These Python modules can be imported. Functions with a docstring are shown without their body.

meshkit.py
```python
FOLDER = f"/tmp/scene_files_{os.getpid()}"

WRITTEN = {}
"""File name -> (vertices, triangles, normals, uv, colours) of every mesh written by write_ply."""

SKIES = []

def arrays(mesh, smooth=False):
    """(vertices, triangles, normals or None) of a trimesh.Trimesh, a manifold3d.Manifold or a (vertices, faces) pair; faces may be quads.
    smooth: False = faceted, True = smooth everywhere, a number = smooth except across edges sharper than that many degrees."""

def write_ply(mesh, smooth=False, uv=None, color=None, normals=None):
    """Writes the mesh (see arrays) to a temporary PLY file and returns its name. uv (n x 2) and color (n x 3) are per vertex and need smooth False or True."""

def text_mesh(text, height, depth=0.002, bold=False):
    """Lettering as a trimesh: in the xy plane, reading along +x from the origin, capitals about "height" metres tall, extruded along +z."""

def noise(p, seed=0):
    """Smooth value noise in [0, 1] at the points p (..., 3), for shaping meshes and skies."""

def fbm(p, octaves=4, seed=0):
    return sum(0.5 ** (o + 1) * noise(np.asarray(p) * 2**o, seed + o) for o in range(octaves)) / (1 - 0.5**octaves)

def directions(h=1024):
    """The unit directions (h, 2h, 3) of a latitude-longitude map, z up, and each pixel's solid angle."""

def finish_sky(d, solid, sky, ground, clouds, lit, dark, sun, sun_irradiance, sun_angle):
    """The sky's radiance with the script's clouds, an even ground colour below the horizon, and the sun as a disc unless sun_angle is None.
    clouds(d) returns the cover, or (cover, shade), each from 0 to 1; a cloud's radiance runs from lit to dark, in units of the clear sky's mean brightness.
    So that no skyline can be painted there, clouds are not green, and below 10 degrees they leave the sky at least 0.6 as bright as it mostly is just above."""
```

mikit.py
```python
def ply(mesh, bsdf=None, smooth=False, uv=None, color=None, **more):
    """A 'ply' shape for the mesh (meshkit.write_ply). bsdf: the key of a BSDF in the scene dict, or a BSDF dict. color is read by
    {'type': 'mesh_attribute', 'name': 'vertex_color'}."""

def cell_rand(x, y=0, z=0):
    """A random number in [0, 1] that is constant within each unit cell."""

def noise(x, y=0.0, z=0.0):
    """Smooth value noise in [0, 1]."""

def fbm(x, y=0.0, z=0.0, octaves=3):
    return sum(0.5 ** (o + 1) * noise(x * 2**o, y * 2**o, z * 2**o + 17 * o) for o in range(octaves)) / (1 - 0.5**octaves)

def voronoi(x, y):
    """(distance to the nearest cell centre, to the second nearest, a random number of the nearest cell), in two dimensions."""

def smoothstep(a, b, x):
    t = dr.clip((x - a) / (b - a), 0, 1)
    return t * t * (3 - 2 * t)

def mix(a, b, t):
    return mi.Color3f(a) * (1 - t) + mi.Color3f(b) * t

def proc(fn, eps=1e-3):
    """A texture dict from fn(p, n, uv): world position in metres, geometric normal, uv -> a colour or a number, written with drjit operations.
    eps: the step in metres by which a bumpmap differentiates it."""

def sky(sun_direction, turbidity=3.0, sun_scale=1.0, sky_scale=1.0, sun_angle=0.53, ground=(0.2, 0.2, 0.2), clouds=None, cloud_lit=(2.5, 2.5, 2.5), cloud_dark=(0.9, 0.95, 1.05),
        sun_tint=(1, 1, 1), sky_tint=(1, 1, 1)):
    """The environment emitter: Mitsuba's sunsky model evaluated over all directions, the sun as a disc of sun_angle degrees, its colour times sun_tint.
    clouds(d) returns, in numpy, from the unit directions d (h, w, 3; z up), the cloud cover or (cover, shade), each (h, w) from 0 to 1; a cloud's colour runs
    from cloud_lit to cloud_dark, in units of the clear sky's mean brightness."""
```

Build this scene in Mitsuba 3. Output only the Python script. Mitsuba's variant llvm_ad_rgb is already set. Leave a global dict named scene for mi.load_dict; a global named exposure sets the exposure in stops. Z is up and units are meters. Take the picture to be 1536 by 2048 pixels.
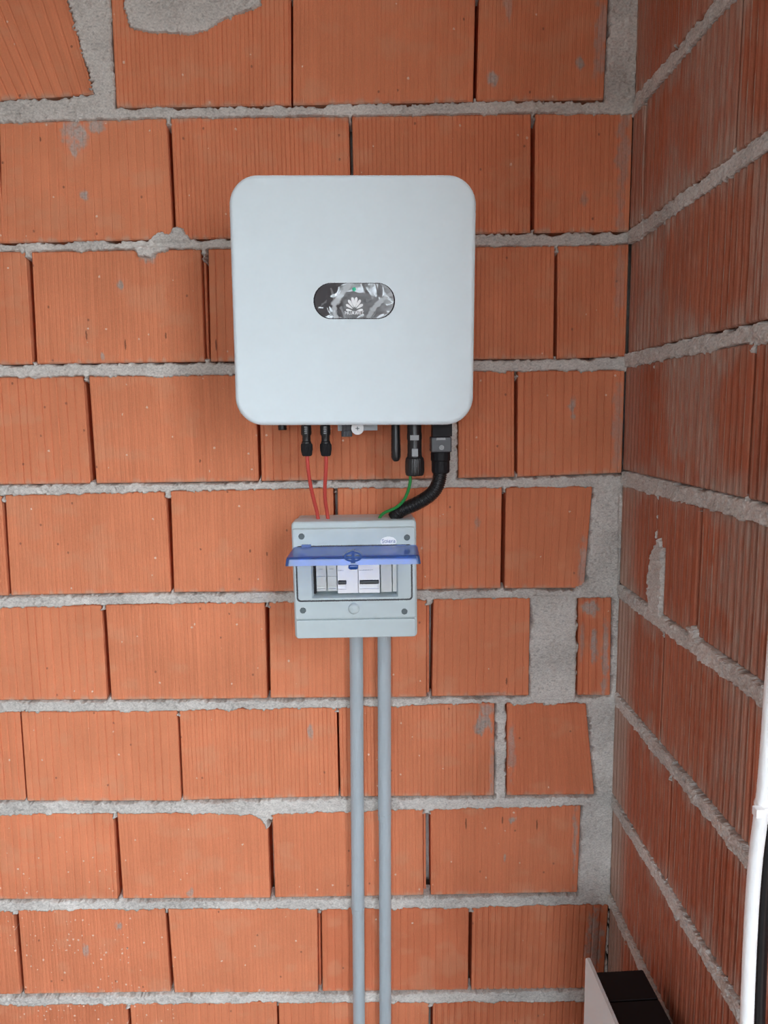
import math, random
import numpy as np
import trimesh
import shapely.geometry as sg
import manifold3d as m3
from scipy.ndimage import distance_transform_edt
from scipy.interpolate import CubicSpline
import drjit as dr
import mitsuba as mi
import mikit, meshkit
from mikit import noise, fbm, voronoi, smoothstep, mix, cell_rand, proc

T = mi.ScalarTransform4f
scene, labels = {}, {}
rng = np.random.default_rng(7)
random.seed(7)

# ---------------------------------------------------------------- camera, sky, exposure
# corner of the two brick walls: x = 0, y = 0; back wall y = 0, right wall x = 0, room at x < 0, y < 0; floor z = 0
EYE = np.array([-0.4375, -1.2617, 1.60])
FOCAL = 1400.0                                            # pixels of the 1536 x 2048 frame
AXES = np.array([[0.99984872, -0.00591266, -0.01635805],  # right
                 [-0.01702621, -0.14036154, -0.98995391],  # down
                 [0.00355722, 0.99008266, -0.14044097]])  # forward
scene['camera'] = {'type': 'perspective', 'fov': math.degrees(2 * math.atan(768 / FOCAL)), 'fov_axis': 'x', 'near_clip': 0.02, 'far_clip': 200.0,
                   'to_world': T().look_at(origin=EYE.tolist(), target=(EYE + AXES[2]).tolist(), up=(-AXES[1]).tolist())}
scene['sky'] = mikit.sky((0.5, -0.6, 0.62), turbidity=4.0, sun_scale=0.0, ground=(0.3, 0.29, 0.27),
                         clouds=lambda d: np.ones(d.shape[:2]) * 0.97, cloud_lit=(0.92, 1.03, 1.12))
exposure = 6.53


def ray(px, py):
    return AXES.T @ np.array([(px - 768) / FOCAL, (py - 1024) / FOCAL, 1.0])


def at(px, py, y):
    """The point of the plane y = const (y < 0: that far in front of the back wall) seen at a pixel."""
    d = ray(px, py)
    return EYE + d * (y - EYE[1]) / d[1]


def at_x(px, py, x):
    d = ray(px, py)
    return EYE + d * (x - EYE[0]) / d[0]


# ---------------------------------------------------------------- names and labels
def numbered(key):
    if key not in scene and key not in labels and not any(k.startswith(key + '__') for k in scene):
        return key
    n = 1
    while f'{key}_{n:03d}' in scene or f'{key}_{n:03d}' in labels or any(k.startswith(f'{key}_{n:03d}__') for k in scene):
        n += 1
    return f'{key}_{n:03d}'


def thing(name, label, cat, group=None):
    key = numbered(name)
    labels[key] = {'label': label, 'category': cat}
    if group:
        labels[key]['group'] = group
    return key


def part(parent, name, mesh, mat, smooth=35, label=None, uv=None):
    key = numbered(f'{parent}__{name}')
    scene[key] = mikit.ply(mesh, mat, smooth=smooth, uv=uv)
    if label:
        labels[key] = {'label': label}
    return key


def struct(name, mesh, mat, label, smooth=False):
    scene[name] = mikit.ply(mesh, mat, smooth=smooth)
    labels[name] = {'label': label, 'category': name.split('_')[0], 'kind': 'structure'}
    return name


# ---------------------------------------------------------------- mesh helpers
def tm(v, f):
    return trimesh.Trimesh(np.asarray(v, float), np.asarray(f, int), process=False)


def cat(*ms):
    return trimesh.util.concatenate(list(ms))


def boxm(x0, x1, y0, y1, z0, z1):
    b = trimesh.creation.box((x1 - x0, y1 - y0, z1 - z0))
    b.apply_translation(((x0 + x1) / 2, (y0 + y1) / 2, (z0 + z1) / 2))
    return b


def rrect(w, h, r, n=8, cx=0.0, cz=0.0):
    r = max(min(r, w / 2 - 1e-5, h / 2 - 1e-5), 1e-5)
    out = []
    for k, (sx, sz) in enumerate(((1, 1), (-1, 1), (-1, -1), (1, -1))):
        for i in range(n + 1):
            a = math.pi / 2 * (k + i / n)
            out.append((cx + sx * (w / 2 - r) + r * math.cos(a), cz + sz * (h / 2 - r) + r * math.sin(a)))
    return np.array(out)


def loft(rings):
    """rings: list of (n x 3) loops with equal counts; both ends closed by fans."""
    n = len(rings[0])
    v = np.vstack(rings + [rings[0].mean(0)[None], rings[-1].mean(0)[None]])
    i = np.arange(n)
    j = (i + 1) % n
    f = []
    for k in range(len(rings) - 1):
        a, b = k * n, (k + 1) * n
        f.append(np.stack([a + i, a + j, b + j], 1))
        f.append(np.stack([a + i, b + j, b + i], 1))
    c0, c1 = len(rings) * n, len(rings) * n + 1
    e = (len(rings) - 1) * n
    f.append(np.stack([i * 0 + c0, j, i], 1))
    f.append(np.stack([i * 0 + c1, e + i, e + j], 1))
    m = tm(v, np.vstack(f))
    if m.volume < 0:
        m.invert()
    return m


def slab(w, h, r, layers, cx=0.0, cz=0.0, n=8):
    """Rounded rectangle in the xz plane built out towards the viewer; layers: (distance from the wall, inset)."""
    rings = []
    for d, ins in layers:
        p = rrect(w - 2 * ins, h - 2 * ins, max(r - ins, 0.0003), n, cx, cz)
        rings.append(np.stack([p[:, 0], np.full(len(p), -d), p[:, 1]], 1))
    return loft(rings)


def eased(d0, d1, r, steps=4):
    """Layers of a slab from d0 to d1 whose front edge is rounded with radius r."""
    return [(d0, 0.0)] + [(d1 - r + r * math.sin(math.pi / 2 * k / steps), r - r * math.cos(math.pi / 2 * k / steps)) for k in range(steps + 1)]


def lathe(profile, pos, n=32, axis='z', wave=None):
    """profile: (radius, height) pairs; wave: (count, depth) knurl."""
    a = np.arange(n) * 2 * math.pi / n
    rings = []
    for r, z in profile:
        rr = r * np.ones(n)
        if wave and r > 0.001:
            rr = r - wave[1] * (0.5 + 0.5 * np.cos(a * wave[0]))
        p = np.stack([rr * np.cos(a), rr * np.sin(a), np.full(n, z)], 1)
        if axis == 'y':   # axis towards the viewer
            p = np.stack([p[:, 0], -p[:, 2], p[:, 1]], 1)
        rings.append(p + np.asarray(pos))
    return loft(rings)


def spline(points, n=60):
    p = np.asarray(points, float)
    s = np.r_[0, np.cumsum(np.linalg.norm(np.diff(p, axis=0), axis=1))]
    return CubicSpline(s, p)(np.linspace(0, s[-1], n))


def tube(path, radius, n=16):
    """radius: a number or one per path point."""
    path = np.asarray(path, float)
    r = np.broadcast_to(radius, len(path))
    t = np.gradient(path, axis=0)
    t /= np.linalg.norm(t, axis=1, keepdims=True)
    u = np.cross(t[0], [0.3, 1, 0.1])
    a = np.arange(n) * 2 * math.pi / n
    rings = []
    for k in range(len(path)):
        u = u - t[k] * (u @ t[k])
        u /= np.linalg.norm(u)
        w = np.cross(t[k], u)
        rings.append(path[k] + r[k] * (np.cos(a)[:, None] * u + np.sin(a)[:, None] * w))
    return loft(rings)


def man(m):
    return m3.Manifold(m3.Mesh(np.asarray(m.vertices, np.float32), np.asarray(m.faces, np.uint32)))


def welded(m):
    return trimesh.Trimesh(m.vertices, m.faces, process=True)


def minus(a, *bs):
    a = man(welded(a))
    for b in bs:
        a = a - man(welded(b))
    return a


# ---------------------------------------------------------------- materials
def mat(name, **kw):
    scene[name] = {'type': 'twosided', 'bsdf': {'type': 'principled', **{k: ({'type': 'rgb', 'value': list(v)} if isinstance(v, tuple) else v) for k, v in kw.items()}}}
    return name


STAINS = []   # (x, z, half width, half height, strength) of grey mortar smears on the back wall's bricks
for px, py, rx, ry, s in [(150, 262, 24, 26, 1), (190, 252, 26, 12, .9), (147, 296, 6, 16, .8), (168, 392, 10, 9, 1), (296, 508, 20, 14, 1), (240, 572, 6, 9, .9), (985, 158, 12, 15, 1.3),
                          (1160, 126, 9, 13, 1.1), (1016, 12, 8, 22, .5), (1168, 396, 8, 16, .5), (1144, 812, 9, 22, .9), (620, 1462, 7, 16, .8), (236, 1854, 8, 12, 1), (170, 1902, 9, 22, .7),
                          (968, 1450, 17, 24, 1.1), (978, 1420, 22, 14, .8), (1026, 1640, 8, 10, .9), (1085, 1396, 20, 9, 1), (1010, 1716, 4, 10, .7), (955, 1046, 6, 12, .5), (205, 712, 4, 10, .8),
                          (1246, 300, 14, 90, .55), (1240, 420, 10, 50, .4), (1205, 60, 16, 80, .6), (1240, 560, 10, 80, .35), (1236, 850, 12, 90, .45), (1168, 1130, 14, 50, .7), (1150, 1690, 6, 90, .7),
                          (1190, 1890, 18, 90, .9), (1024, 1500, 9, 60, .6), (985, 1540, 8, 60, .6), (760, 380, 3, 6, .6), (990, 1390, 30, 8, .5), (380, 1786, 8, 10, .8), (1182, 1215, 20, 18, .9),
                          (1188, 1290, 8, 40, .9), (1210, 1310, 8, 80, .8), (1165, 1280, 5, 40, .6)]:
    q = at(px, py, 0)
    STAINS.append((float(q[0]), float(q[2]), rx / 1180, ry / 1180, s))


NICKS = []    # short slots in single bricks, their shade painted on as dark colour
for px, py, ry in ((932, 1648, 15), (1005, 1641, 10), (1074, 1650, 14), (172, 670, 11), (250, 689, 12), (331, 671, 7), (432, 690, 13), (534, 1108, 5), (1013, 1362, 9), (500, 1102, 4), (80, 278, 5), (400, 922, 4)):
    q = at(px, py, 0)
    NICKS.append((float(q[0]), float(q[2]), ry / 1180))


def brick_colour(p, u, v, code, right):
    tone = cell_rand(code, 3.0, 1.0) * 0.55 + dr.clip(code / 64.0, 0, 1) * 0.45 if right else code / 64.0
    streak = noise(u * 420, v * 5, code * 3.1)
    streak2 = noise(u * 130, v * 2.5, code * 1.7)
    blot = fbm(p.x * 9 + p.y * 9, p.z * 9, code, octaves=3)
    grain = noise(p.x * 1500, p.z * 1500, p.y * 1500)
    c = mix((0.69, 0.248, 0.130), (0.56, 0.165, 0.082), tone)
    c = c * (0.84 + 0.09 * streak + 0.08 * streak2 + 0.24 * (blot - 0.4) + 0.16 * grain)
    c = mix(c, (0.68, 0.32, 0.19), smoothstep(0.55, 0.8, fbm(p.x * 22, p.z * 30, p.y * 22 + 4.0, octaves=3)) * 0.35)
    return c, grain


MORTAR = (0.56, 0.53, 0.495)


def mortar_colour(p):
    a = fbm(p.x * 14, p.y * 14, p.z * 14, octaves=4)
    b = noise(p.x * 420, p.y * 420, p.z * 420)
    g = noise(p.x * 1300, p.y * 1300, p.z * 1300)
    return mi.Color3f(MORTAR) * (0.36 + 0.56 * a + 0.38 * b + 0.38 * g) * (1 - 0.22 * smoothstep(0.72, 0.86, noise(p.x * 230 + 5, p.y * 230, p.z * 260)))


def back_brick(p, n, uv):
    code = dr.floor(uv.x / 8)
    u, v = uv.x - code * 8, uv.y
    c, grain = brick_colour(p, u, v, code, False)
    # light lime specks, thick in the lower left
    d1, d2, r = voronoi(p.x * 95, p.z * 95)
    low = smoothstep(-0.80, -1.0, p.x) * smoothstep(0.85, 0.55, p.z)
    speck = dr.select((r > 0.984 - 0.40 * low * smoothstep(0.35, 0.6, noise(p.x * 14, p.z * 14, 2.0))) & (d1 + 0.12 * noise(p.x * 800, p.z * 800, 1.0) < 0.09 + 0.17 * cell_rand(r * 977, 5)), 1.0, 0.0)
    c = mix(c, (0.85, 0.62, 0.5), speck * 0.8)
    d1, d2, r = voronoi(p.x * 70 + 31, p.z * 55 + 7)
    c = mix(c, (0.25, 0.08, 0.05), dr.select((r > 0.985) & (d1 < 0.12), 0.7, 0.0))
    # dust of mortar along the bed joints
    e = dr.minimum(v, 0.196 - v)
    wob = noise(p.x * 120, p.z * 30, 1.0)
    c = mix(c, (0.58, 0.40, 0.31), smoothstep(0.014, 0.0, e + 0.012 * wob) * 0.75)
    for sx, sz, rz in NICKS:
        d = dr.sqrt(dr.square((p.x - sx + 0.0006 * (noise(p.z * 400, 3.0) - 0.5)) / 0.0016) + dr.square((p.z - sz) / rz))
        c = mix(c, (0.16, 0.05, 0.03), smoothstep(1.1, 0.7, d) * 0.75)
    # grey smears
    wx = (noise(p.x * 90, p.z * 60, 3.0) - 0.5) + (noise(p.x * 260, p.z * 160, 5.0) - 0.5) * 0.7
    m = mi.Float(0)
    for sx, sz, rx, rz, s in STAINS:
        d = dr.sqrt(dr.square((p.x - sx) / rx) + dr.square((p.z - sz) / rz)) + wx * 0.9
        m = dr.maximum(m, smoothstep(1.25, 0.45, d) * min(s, 1.0))
    return mix(c, mortar_colour(p) * 0.72, m * (0.62 + 0.30 * noise(p.x * 300, p.z * 200, 9.0)))


PITCH = 0.0155      # of the ribs of the side wall's bricks


def right_brick(p, n, uv):
    code = dr.floor(uv.x / 8)
    u, v = uv.x - code * 8, uv.y
    c, grain = brick_colour(p, u, v, code, True)
    ph = u / PITCH - dr.floor(u / PITCH)                      # grooves lie at 0
    crest = smoothstep(0.22, 0.30, ph) * smoothstep(0.50, 0.38, ph)
    row = cell_rand(dr.floor(u / PITCH), code, 3.0)
    rib2 = noise(p.y * 700, p.z * 14, 2.0)
    rough = noise(p.y * 500, p.z * 60, 4.0)
    patch = fbm(p.y * 9, p.z * 5, 11.0, octaves=4)
    e = dr.minimum(v, 0.185 - v)
    corner = smoothstep(-0.11, -0.02, p.y) * (0.25 + 0.75 * smoothstep(1.50, 1.20, p.z))
    bed = smoothstep(0.05, 0.0, e + 0.05 * (noise(p.y * 60, p.z * 25, 3.0) - 0.2))
    film = 0.85 * dr.clip(0.02 + 0.14 * rough + crest * (0.30 + 0.55 * row * row) * smoothstep(0.15, 0.6, rough) + 0.55 * smoothstep(0.55, 0.70, patch) * (0.4 + 0.6 * rough) + corner * (0.75 + 0.5 * rib2) + 0.6 * bed * (0.5 + 0.5 * rough), 0, 0.92)
    return mix(c * mi.Color3f(0.70, 0.64, 0.66), mi.Color3f(0.52, 0.40, 0.33) * (0.65 + 0.3 * grain + 0.2 * rib2), film)  # clay darkened: the side wall's shade is put into its colour


scene['back_brick_clay'] = {'type': 'twosided', 'bsdf': {'type': 'diffuse', 'reflectance': proc(back_brick)}}
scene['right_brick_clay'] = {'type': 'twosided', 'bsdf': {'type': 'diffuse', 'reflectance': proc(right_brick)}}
scene['mortar'] = {'type': 'twosided', 'bsdf': {'type': 'diffuse', 'reflectance': proc(lambda p, n, uv: mortar_colour(p))}}
scene['concrete'] = {'type': 'twosided', 'bsdf': {'type': 'diffuse', 'reflectance': proc(lambda p, n, uv: mi.Color3f(0.20, 0.195, 0.185) * (0.7 + 0.5 * fbm(p.x * 4, p.y * 4, p.z * 4, octaves=4)))}}
scene['brick_render'] = {'type': 'twosided', 'bsdf': {'type': 'diffuse', 'reflectance': {'type': 'rgb', 'value': [0.36, 0.17, 0.10]}}}
scene['pale_plaster'] = {'type': 'twosided', 'bsdf': {'type': 'diffuse', 'reflectance': {'type': 'rgb', 'value': [0.42, 0.41, 0.395]}}}
scene['white_plaster'] = {'type': 'twosided', 'bsdf': {'type': 'diffuse', 'reflectance': {'type': 'rgb', 'value': [0.78, 0.77, 0.75]}}}
mat('white_paint', base_color=(0.69, 0.775, 0.81), roughness=0.5, specular=0.4)
mat('chassis_metal', base_color=(0.30, 0.31, 0.33), roughness=0.45, metallic=0.6)
mat('black_plastic', base_color=(0.012, 0.012, 0.013), roughness=0.32, specular=0.5)
mat('black_matte', base_color=(0.010, 0.010, 0.012), roughness=0.6, specular=0.25)
mat('dark_grey_plastic', base_color=(0.055, 0.058, 0.066), roughness=0.42)
mat('mid_grey_plastic', base_color=(0.33, 0.35, 0.37), roughness=0.5)
mat('print_grey', base_color=(0.30, 0.31, 0.32), roughness=0.5)
mat('red_wire', base_color=(0.52, 0.06, 0.045), roughness=0.42)
mat('green_wire', base_color=(0.02, 0.24, 0.05), roughness=0.45)
mat('box_plastic', base_color=(0.50, 0.575, 0.59), roughness=0.42)
mat('box_base_plastic', base_color=(0.52, 0.53, 0.51), roughness=0.5)
mat('box_grey', base_color=(0.42, 0.46, 0.465), roughness=0.5)
mat('breaker_white', base_color=(0.86, 0.86, 0.88), roughness=0.4)
mat('fuse_grey', base_color=(0.60, 0.62, 0.605), roughness=0.45)
mat('lever_black', base_color=(0.045, 0.05, 0.055), roughness=0.4)
mat('screw_grey', base_color=(0.10, 0.13, 0.14), roughness=0.5)
mat('screw_white', base_color=(0.78, 0.79, 0.80), roughness=0.35)
mat('pipe_grey', base_color=(0.40, 0.455, 0.49), roughness=0.38)
mat('print_white', base_color=(0.85, 0.87, 0.88), roughness=0.4)
mat('print_blue', base_color=(0.06, 0.08, 0.28), roughness=0.5)
mat('panel_glass', base_color=(0.010, 0.011, 0.016), roughness=0.08, specular=0.5)
mat('led_green', base_color=(0.02, 0.50, 0.27), roughness=0.4)
mat('latch_blue', base_color=(0.012, 0.06, 0.26), roughness=0.15, specular=0.6)
mat('cabinet_grey', base_color=(0.60, 0.625, 0.62), roughness=0.55)
mat('cable_white', base_color=(0.90, 0.92, 0.92), roughness=0.4)
scene['blue_tint'] = {'type': 'principledthin', 'base_color': {'type': 'rgb', 'value': [0.22, 0.42, 0.86]}, 'spec_trans': 0.78, 'diff_trans': 0.9, 'roughness': 0.12, 'eta': 1.5}

# ---------------------------------------------------------------- unseen room around the two brick walls, openings and plaster shaped for the light
LEFT, CEIL, FRONT = -1.92, 2.75, -3.4
struct('floor', boxm(LEFT - 0.2, 1.6, FRONT - 2.5, 0.2, -0.15, 0.0), 'concrete', 'grey concrete floor')
struct('ceiling', boxm(LEFT - 0.2, 0.2, FRONT - 0.2, 0.2, CEIL, CEIL + 0.15), 'white_plaster', 'pale plastered ceiling')
struct('wall_left', boxm(LEFT - 0.2, LEFT, FRONT, 0.0, 0.0, CEIL), 'pale_plaster', 'pale plastered left wall of the room')
struct('wall_front', cat(boxm(LEFT - 0.2, -1.4, FRONT - 0.2, FRONT, 0, CEIL), boxm(-0.02, 0.2, FRONT - 0.2, FRONT, 0, CEIL), boxm(-1.4, -0.02, FRONT - 0.2, FRONT, 2.12, CEIL), boxm(-1.4, -0.02, FRONT - 0.2, FRONT, 0, 0.80)), 'brick_render', 'unseen wall behind the camera with a wide opening added for fill light')  # the opening is unseen, added and sized to let fill light in
DOOR0, DOOR1 = -0.80, -1.55
struct('wall_right_far', cat(boxm(0.0, 0.16, FRONT, DOOR1, 0, CEIL), boxm(0.0, 0.16, DOOR1, DOOR0, 2.55, CEIL)), 'brick_render', 'right wall beyond the doorway')
labels['wall_right_far']['category'] = 'wall'

# ---------------------------------------------------------------- brick walls
FRAMES = {'back': (np.zeros(3), np.array([1.0, 0, 0]), np.array([0, -1.0, 0])), 'right': (np.zeros(3), np.array([0, -1.0, 0]), np.array([-1.0, 0, 0]))}


def lift(frame, u, z, h):
    o, U, N = FRAMES[frame]
    u, z, h = np.broadcast_arrays(np.asarray(u, float), np.asarray(z, float), np.asarray(h, float))
    p = o + u[..., None] * U + h[..., None] * N
    p[..., 2] += z
    return p


def brick_mesh(frame, quad, spacing, groove, width, face=0.0, depth=0.06, tone=0, tongue=False, regular=False):
    """quad: TL, TR, BR, BL in (u, z). Grooves run from bottom to top. Returns (mesh, uv)."""
    q = np.asarray(quad, float)
    w = (np.linalg.norm(q[1] - q[0]) + np.linalg.norm(q[2] - q[3])) / 2
    hgt = (np.linalg.norm(q[3] - q[0]) + np.linalg.norm(q[2] - q[1])) / 2
    cols = [(0.0, -depth), (0.0, -0.0016), (0.0016, 0.0)]
    x = spacing if regular else spacing * rng.uniform(0.4, 0.9)
    while x < w - spacing * 0.35:
        g = groove * rng.uniform(0.6, 1.15)
        ww = width * rng.uniform(0.8, 1.2)
        bump = rng.uniform(-0.0004, 0.0003)
        if regular:
            cols += [(x - ww * .55, bump), (x - ww * .38, bump - g * .4), (x - ww * .15, bump - g), (x + ww * .15, bump - g), (x + ww * .38, bump - g * .4), (x + ww * .55, bump)]
            x += spacing
            continue
        cols += [(x - ww / 2 - 0.0006, bump), (x - ww * 0.25, bump - g), (x + ww * 0.25, bump - g), (x + ww / 2 + 0.0006, bump)]
        x += spacing * rng.uniform(0.9, 1.1)
    cols += [(w - 0.0016, 0.0), (w, -0.0016), (w, -depth)]
    cols = np.array(cols)
    s = np.clip(cols[:, 0] / w, 0, 1)
    t = np.array([0.0, 0.0, 0.0022 / hgt, 0.2, 0.4, 0.6, 0.8, 1 - 0.0022 / hgt, 1.0, 1.0])
    sink = np.array([-depth, -0.0022, 0, 0, 0, 0, 0, 0, -0.0022, -depth])
    S, Tt = np.meshgrid(s, t)
    P = (q[3] * ((1 - S) * (1 - Tt))[..., None] + q[2] * (S * (1 - Tt))[..., None] + q[0] * ((1 - S) * Tt)[..., None] + q[1] * (S * Tt)[..., None])
    H = np.minimum(cols[:, 1][None, :] + np.where(np.abs(sink) < depth / 2, sink, 0)[:, None], 0.001)
    H = np.where(np.abs(sink)[:, None] > depth / 2, -depth, H)
    wav = meshkit.noise(np.stack([P[..., 0] * 25, P[..., 1] * 18, np.full(P.shape[:2], tone + 0.5)], -1)) - 0.5
    H = np.where(H > -depth * 0.9, H + wav * 0.0012, H) + face
    v = lift(frame, P[..., 0], P[..., 1], H).reshape(-1, 3)
    uv = np.stack([np.broadcast_to(cols[:, 0], S.shape) + 8 * tone, Tt * hgt], -1).reshape(-1, 2)
    nr, nc = S.shape
    i = (np.arange(nr - 1)[:, None] * nc + np.arange(nc - 1)[None, :]).ravel()
    f = np.vstack([np.stack([i, i + 1, i + nc + 1], 1), np.stack([i, i + nc + 1, i + nc], 1)])
    if tongue:   # interlocking ridge in the vertical joint right of the brick
        gap = 0.006
        a = np.array([[w + 0.001, -depth], [w + 0.001, -0.014], [w + 0.002, -0.0125], [w + gap - 0.001, -0.0125], [w + gap, -0.014], [w + gap, -depth]])
        e0, e1 = q[2], q[1]
        d = (q[1] - q[0]) / np.linalg.norm(q[1] - q[0])
        rows = []
        for e in (e0, e1):
            pu = e[None] + d[None] * (a[:, :1] - w)
            rows.append(lift(frame, pu[:, 0], pu[:, 1], a[:, 1]))
        n0, na = len(v), len(a)
        v = np.vstack([v, rows[0], rows[1]])
        uv = np.vstack([uv, np.c_[a[:, 0] + 8 * tone, np.zeros(na)], np.c_[a[:, 0] + 8 * tone, np.full(na, hgt)]])
        i = n0 + np.arange(na - 1)
        f = np.vstack([f, np.stack([i, i + 1, i + na + 1], 1), np.stack([i, i + na + 1, i + na], 1)])
    return tm(v, f), uv


def inside(quad, U, Z):
    m = np.ones(U.shape, bool)
    q = np.asarray(quad)
    area = sum(q[i][0] * q[(i + 1) % 4][1] - q[(i + 1) % 4][0] * q[i][1] for i in range(4))
    for i in range(4):
        a, b = q[i], q[(i + 1) % 4]
        m &= ((b[0] - a[0]) * (Z - a[1]) - (b[1] - a[1]) * (U - a[0])) * np.sign(area) >= 0
    return m


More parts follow.
